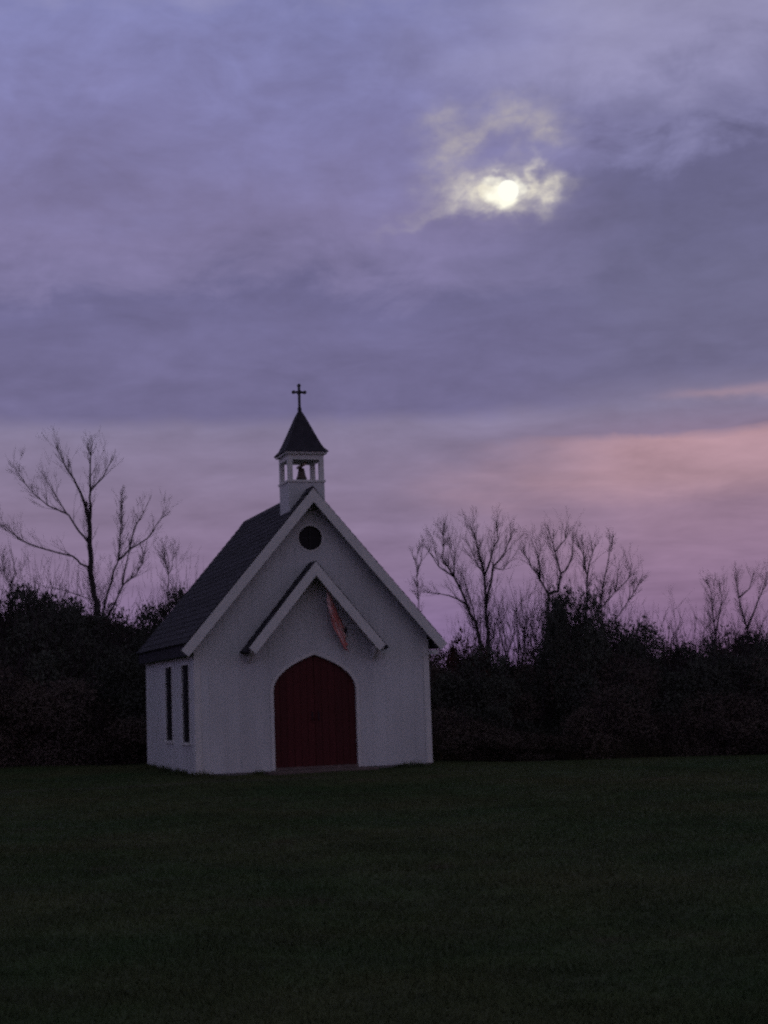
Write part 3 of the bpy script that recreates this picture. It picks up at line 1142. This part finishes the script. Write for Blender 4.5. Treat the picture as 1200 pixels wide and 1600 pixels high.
# tops follow the skyline of the thicket
left_top = [(-70, 900), (-20, 900), (35, 902), (75, 912), (112, 932), (150, 950), (185, 962), (222, 985)]
ORD = ['closest', 'second', 'third', 'fourth', 'fifth', 'sixth', 'seventh', 'eighth', 'ninth', 'tenth', 'eleventh', 'twelfth', 'thirteenth']
for i, (px, py) in enumerate(left_top):
    for Y, dpy in ((43.5, 0), (41.6, 45 + (i * 37) % 30), (40.2, 120 + (i * 53) % 40)):
        x, y, h = px_top(px + (0 if Y > 43 else random.uniform(-18, 18)), py + dpy, Y)
        bush('evergreen_shrub' if Y > 41 else 'withered_shrub', f'leafy shrub on the skyline of the left thicket, {ORD[len(left_top) - 1 - i]} to the chapel' if Y > 43 else LL if Y > 41 else 'brownish low shrub along the foot of the left thicket',
             LG if Y > 41 else 'low shrubs along the left thicket', x, y + random.uniform(-.3, .3), random.uniform(2.3, 3.0), h * 0.99, G[k % 4] if Y > 41 else BR[k % 4], k)
        k += 1
x, y, h = px_top(284, 908, 42.5)
bush('evergreen_shrub', 'dark evergreen shrub peeping out behind the left slope of the chapel roof', None, x, y, 1.9, h, G[1], 3)
x, y, h = px_top(255, 935, 42.2)
bush('evergreen_shrub', 'smaller evergreen shrub at the left eave of the chapel', None, x, y, 1.7, h, G[2], 4)
right_top = [(690, 1012), (735, 1015), (785, 1018), (830, 1012), (955, 968), (990, 985), (1030, 1000), (1070, 1000), (1105, 994), (1140, 984), (1172, 977), (1215, 985), (1260, 975)]
for i, (px, py) in enumerate(right_top):
    for Y, dpy in ((44.0, 0), (42.3, 30 + (i * 37) % 30), (41.0, 95 + (i * 53) % 40)):
        x, y, h = px_top(px + (0 if Y > 43.5 else random.uniform(-18, 18)), py + dpy, Y)
        g = (i + k) % 3 != 0 and Y > 42
        bush('evergreen_shrub' if g else 'withered_shrub', f'{"leafy" if g else "withered"} shrub on the skyline of the right thicket, {ORD[i]} to the chapel' if Y > 43.5 else ('dark leafy shrub in the thicket right of the chapel' if g else RL) if Y > 41.5 else 'brownish low shrub along the foot of the right thicket',
             (RG + ', leafy' if g else RG) if Y > 41.5 else 'low shrubs along the right thicket', x, y + random.uniform(-.3, .3), random.uniform(2.0, 2.7), h * 0.99, G[k % 4] if g else BR[k % 4], k)
        k += 1
for (px, py, Y, w, lab, me, nm) in (
        (718, 988, 43.6, 1.2, 'rust red shrub at the right eave of the chapel', RU, 'rust_shrub'),
        (748, 1002, 43.4, 1.0, 'low reddish shrub under the wide forked bare tree', RU, 'rust_shrub'),
        (886, 918, 43.0, 1.75, 'tall dark cedar with a rounded top among the bare trees', G[0], 'cedar'),
        (873, 930, 43.2, 1.3, 'narrow dark cedar pressed against the left of the tall cedar', G[3], 'cedar'),
        (915, 952, 43.3, 2.0, 'broad evergreen shrub leaning on the right of the tall cedar', G[2], 'evergreen_shrub')):
    x, y, h = px_top(px, py, Y)
    bush(nm, lab, None, x, y, w, h, me, k, 'tree' if nm == 'cedar' else 'shrub')
    k += 1


# far thicket: fine twigs that read as one hazy mass behind the shrubs
def far_thicket():
    rnd = random.Random(5)
    mb = MB()
    for i in range(150):
        u = rnd.random()
        if u < 0.60:
            px, py = rnd.uniform(735, 865), rnd.gauss(955, 22)
        elif u < 0.72:
            px, py = rnd.uniform(960, 1040), rnd.gauss(978, 16)
        elif u < 0.80:
            px, py = rnd.uniform(-30, 90), rnd.gauss(915, 10)
        else:
            px, py = rnd.uniform(1040, 1240), rnd.gauss(975, 18)
        Y = rnd.uniform(56, 66)
        p = at(px, py, Y)
        b = Vector((p.x + rnd.gauss(0, .5), Y, gz(p.x, Y)))
        mid = b.lerp(p, 0.6) + Vector((rnd.gauss(0, .45), rnd.gauss(0, .15), 0))
        mb.tube([b, mid, p], [0.03, 0.018, 0.006], 3, cap=False)
        for _ in range(4):
            q = mid.lerp(p, rnd.uniform(0, 0.9))
            grow(mb, rnd, q, (p - mid).normalized() + Vector((rnd.gauss(0, .6), rnd.gauss(0, .6), rnd.gauss(.1, .3))), rnd.uniform(.5, 1.0), 0.009, 1)
    o = mb.build('far_thicket', M['twig'])
    o['kind'] = 'stuff'
    o['label'] = 'distant mass of bare brushwood behind the thicket'
    o['category'] = 'brushwood'


far_thicket()


# dark understorey behind the shrubs that closes the view
def understorey():
    r = np.random.default_rng(9)
    n = 60000
    x = r.uniform(-16, 18, n)
    y = r.uniform(43.5, 49, n)
    top = np.interp(x, [-16, -9, -6, 0, 2, 5, 8, 18], [4.2, 4.2, 3.2, 2.6, 2.4, 2.7, 2.9, 3.0])
    z = ground_z(x, y) + r.uniform(0, 1, n) ** 0.8 * top
    p = np.stack([x, y, z], -1)
    ax = r.normal(size=(n, 3))
    ax /= np.linalg.norm(ax, axis=1)[:, None]
    bx = np.cross(ax, r.normal(size=(n, 3)))
    bx /= np.linalg.norm(bx, axis=1)[:, None]
    s = r.uniform(0.06, 0.14, n)[:, None]
    tri = np.concatenate([np.stack([p - ax * s, p + bx * s * .5, p + ax * s], 1), np.stack([p - ax * s, p + ax * s, p - bx * s * .5], 1)])
    o = bpy.data.objects.new('understorey', tri_soup('understorey', tri, M['leaf_brown']))
    COL.objects.link(o)
    o['kind'] = 'stuff'
    o['label'] = 'dark tangle of undergrowth filling the back of the thicket'
    o['category'] = 'undergrowth'


understorey()


# ------------------------------------------------------------------ grass
def blades(name, x, y, h, w, m, label, cat, lean=0.5):
    n = len(x)
    r = np.random.default_rng(len(x))
    z = ground_z(x, y) - 0.004
    a = r.uniform(0, 2 * math.pi, n)
    b = np.stack([x, y, z], -1)
    sd = np.stack([np.cos(a), np.sin(a), np.zeros(n)], -1) * w[:, None]
    tip = b + np.stack([r.normal(0, lean, n) * h, r.normal(0, lean, n) * h, h], -1)
    tri = np.stack([b - sd, b + sd, tip], 1)
    o = bpy.data.objects.new(name, tri_soup(name, tri, m))
    COL.objects.link(o)
    o['kind'] = 'stuff'
    o['label'] = label
    o['category'] = cat


def make_grass():
    r = np.random.default_rng(3)
    n = 520000
    y = 6.5 + (r.random(n) ** 1.25) * 36
    x = r.uniform(-1, 1, n) * (y * 0.30 + 0.8)
    # not inside the chapel, nor through the step
    lx = (x + 1.5768) * cth + (y - 32.3019) * sth
    ly = -(x + 1.5768) * sth + (y - 32.3019) * cth
    keep = ~((np.abs(lx) < HW + 0.02) & (ly > -0.02) & (ly < L + .02)) & ~((np.abs(lx) < 1.14) & (ly > -0.74) & (ly < 0.1))
    x, y = x[keep], y[keep]
    clump = 0.6 + 0.5 * np.sin(x * 2.3 + np.sin(y * 1.7) * 2) * np.sin(y * 2.9 + np.sin(x * 1.1) * 2)
    h = r.uniform(0.018, 0.045, len(x)) * (0.75 + 0.5 * np.clip(clump, 0, 1.2))
    w = r.uniform(0.0022, 0.0045, len(x)) * (0.7 + y / 22)
    blades('grass', x, y, h, w, M['blade'], 'short dark green grass of the lawn', 'grass')
    # uncut tufts against the chapel's foot, where the mower does not reach
    n = 5200
    t = r.random(n)
    side = r.random(n) < 0.55
    lx = np.where(side, (t * 2 - 1) * (HW + 0.05), -HW - 0.03 - np.abs(r.normal(0, 0.06, n)))
    ly = np.where(side, -0.03 - np.abs(r.normal(0, 0.07, n)), t * L)
    ok = ~(side & (np.abs(lx) < 1.16))
    lx, ly = lx[ok], ly[ok]
    tx, ty = -1.5768 + cth * lx - sth * ly, 32.3019 + sth * lx + cth * ly
    patch = np.clip(0.35 + 0.65 * np.sin(lx * 4.1 + np.sin(ly * 3.3) * 2), 0.1, 1)
    blades('grass_tufts', tx, ty, r.uniform(0.04, 0.17, len(tx)) * patch + 0.02, r.uniform(0.004, 0.008, len(tx)), M['blade'], 'uncut grass tufts along the foot of the chapel walls', 'grass', 0.3)
    # longer weeds along the edge of the thicket
    n = 26000
    x = r.uniform(-14, 14, n)
    y = 40.0 + np.abs(r.normal(0, 0.7, n)) - 0.25 * np.sin(x * 1.3)
    blades('tall_weeds', x, y, r.uniform(0.15, 0.75, n) * np.clip(r.normal(1, .3, n), .3, 1.6), r.uniform(0.006, 0.014, n), M['weed'], 'tall dry weeds along the edge of the lawn', 'weeds', 0.22)


make_grass()


# ------------------------------------------------------------------ moon
def make_moon():
    D = 3000.0
    R_ = D * 16 / 2400
    bm = bmesh.new()
    bmesh.ops.create_uvsphere(bm, u_segments=64, v_segments=32, radius=R_)
    for f in bm.faces:
        f.smooth = True
    me = bpy.data.meshes.new('moon')
    bm.to_mesh(me)
    bm.free()
    m = bpy.data.materials.new('moonlight')
    m.use_nodes = True
    N = Nodes(m.node_tree)
    out = N.n('ShaderNodeOutputMaterial')
    em = N.n('ShaderNodeEmission')
    em.inputs['Color'].default_value = (1.0, 0.99, 0.90, 1)
    em.inputs['Strength'].default_value = 1.02
    N.t.links.new(em.outputs[0], out.inputs[0])
    me.materials.append(m)
    o = bpy.data.objects.new('moon', me)
    COL.objects.link(o)
    o.location = Vector((0, 0, CAMH)) + MD * D
    tag(o, 'bright full moon shining through a gap in the clouds', 'moon')


make_moon()
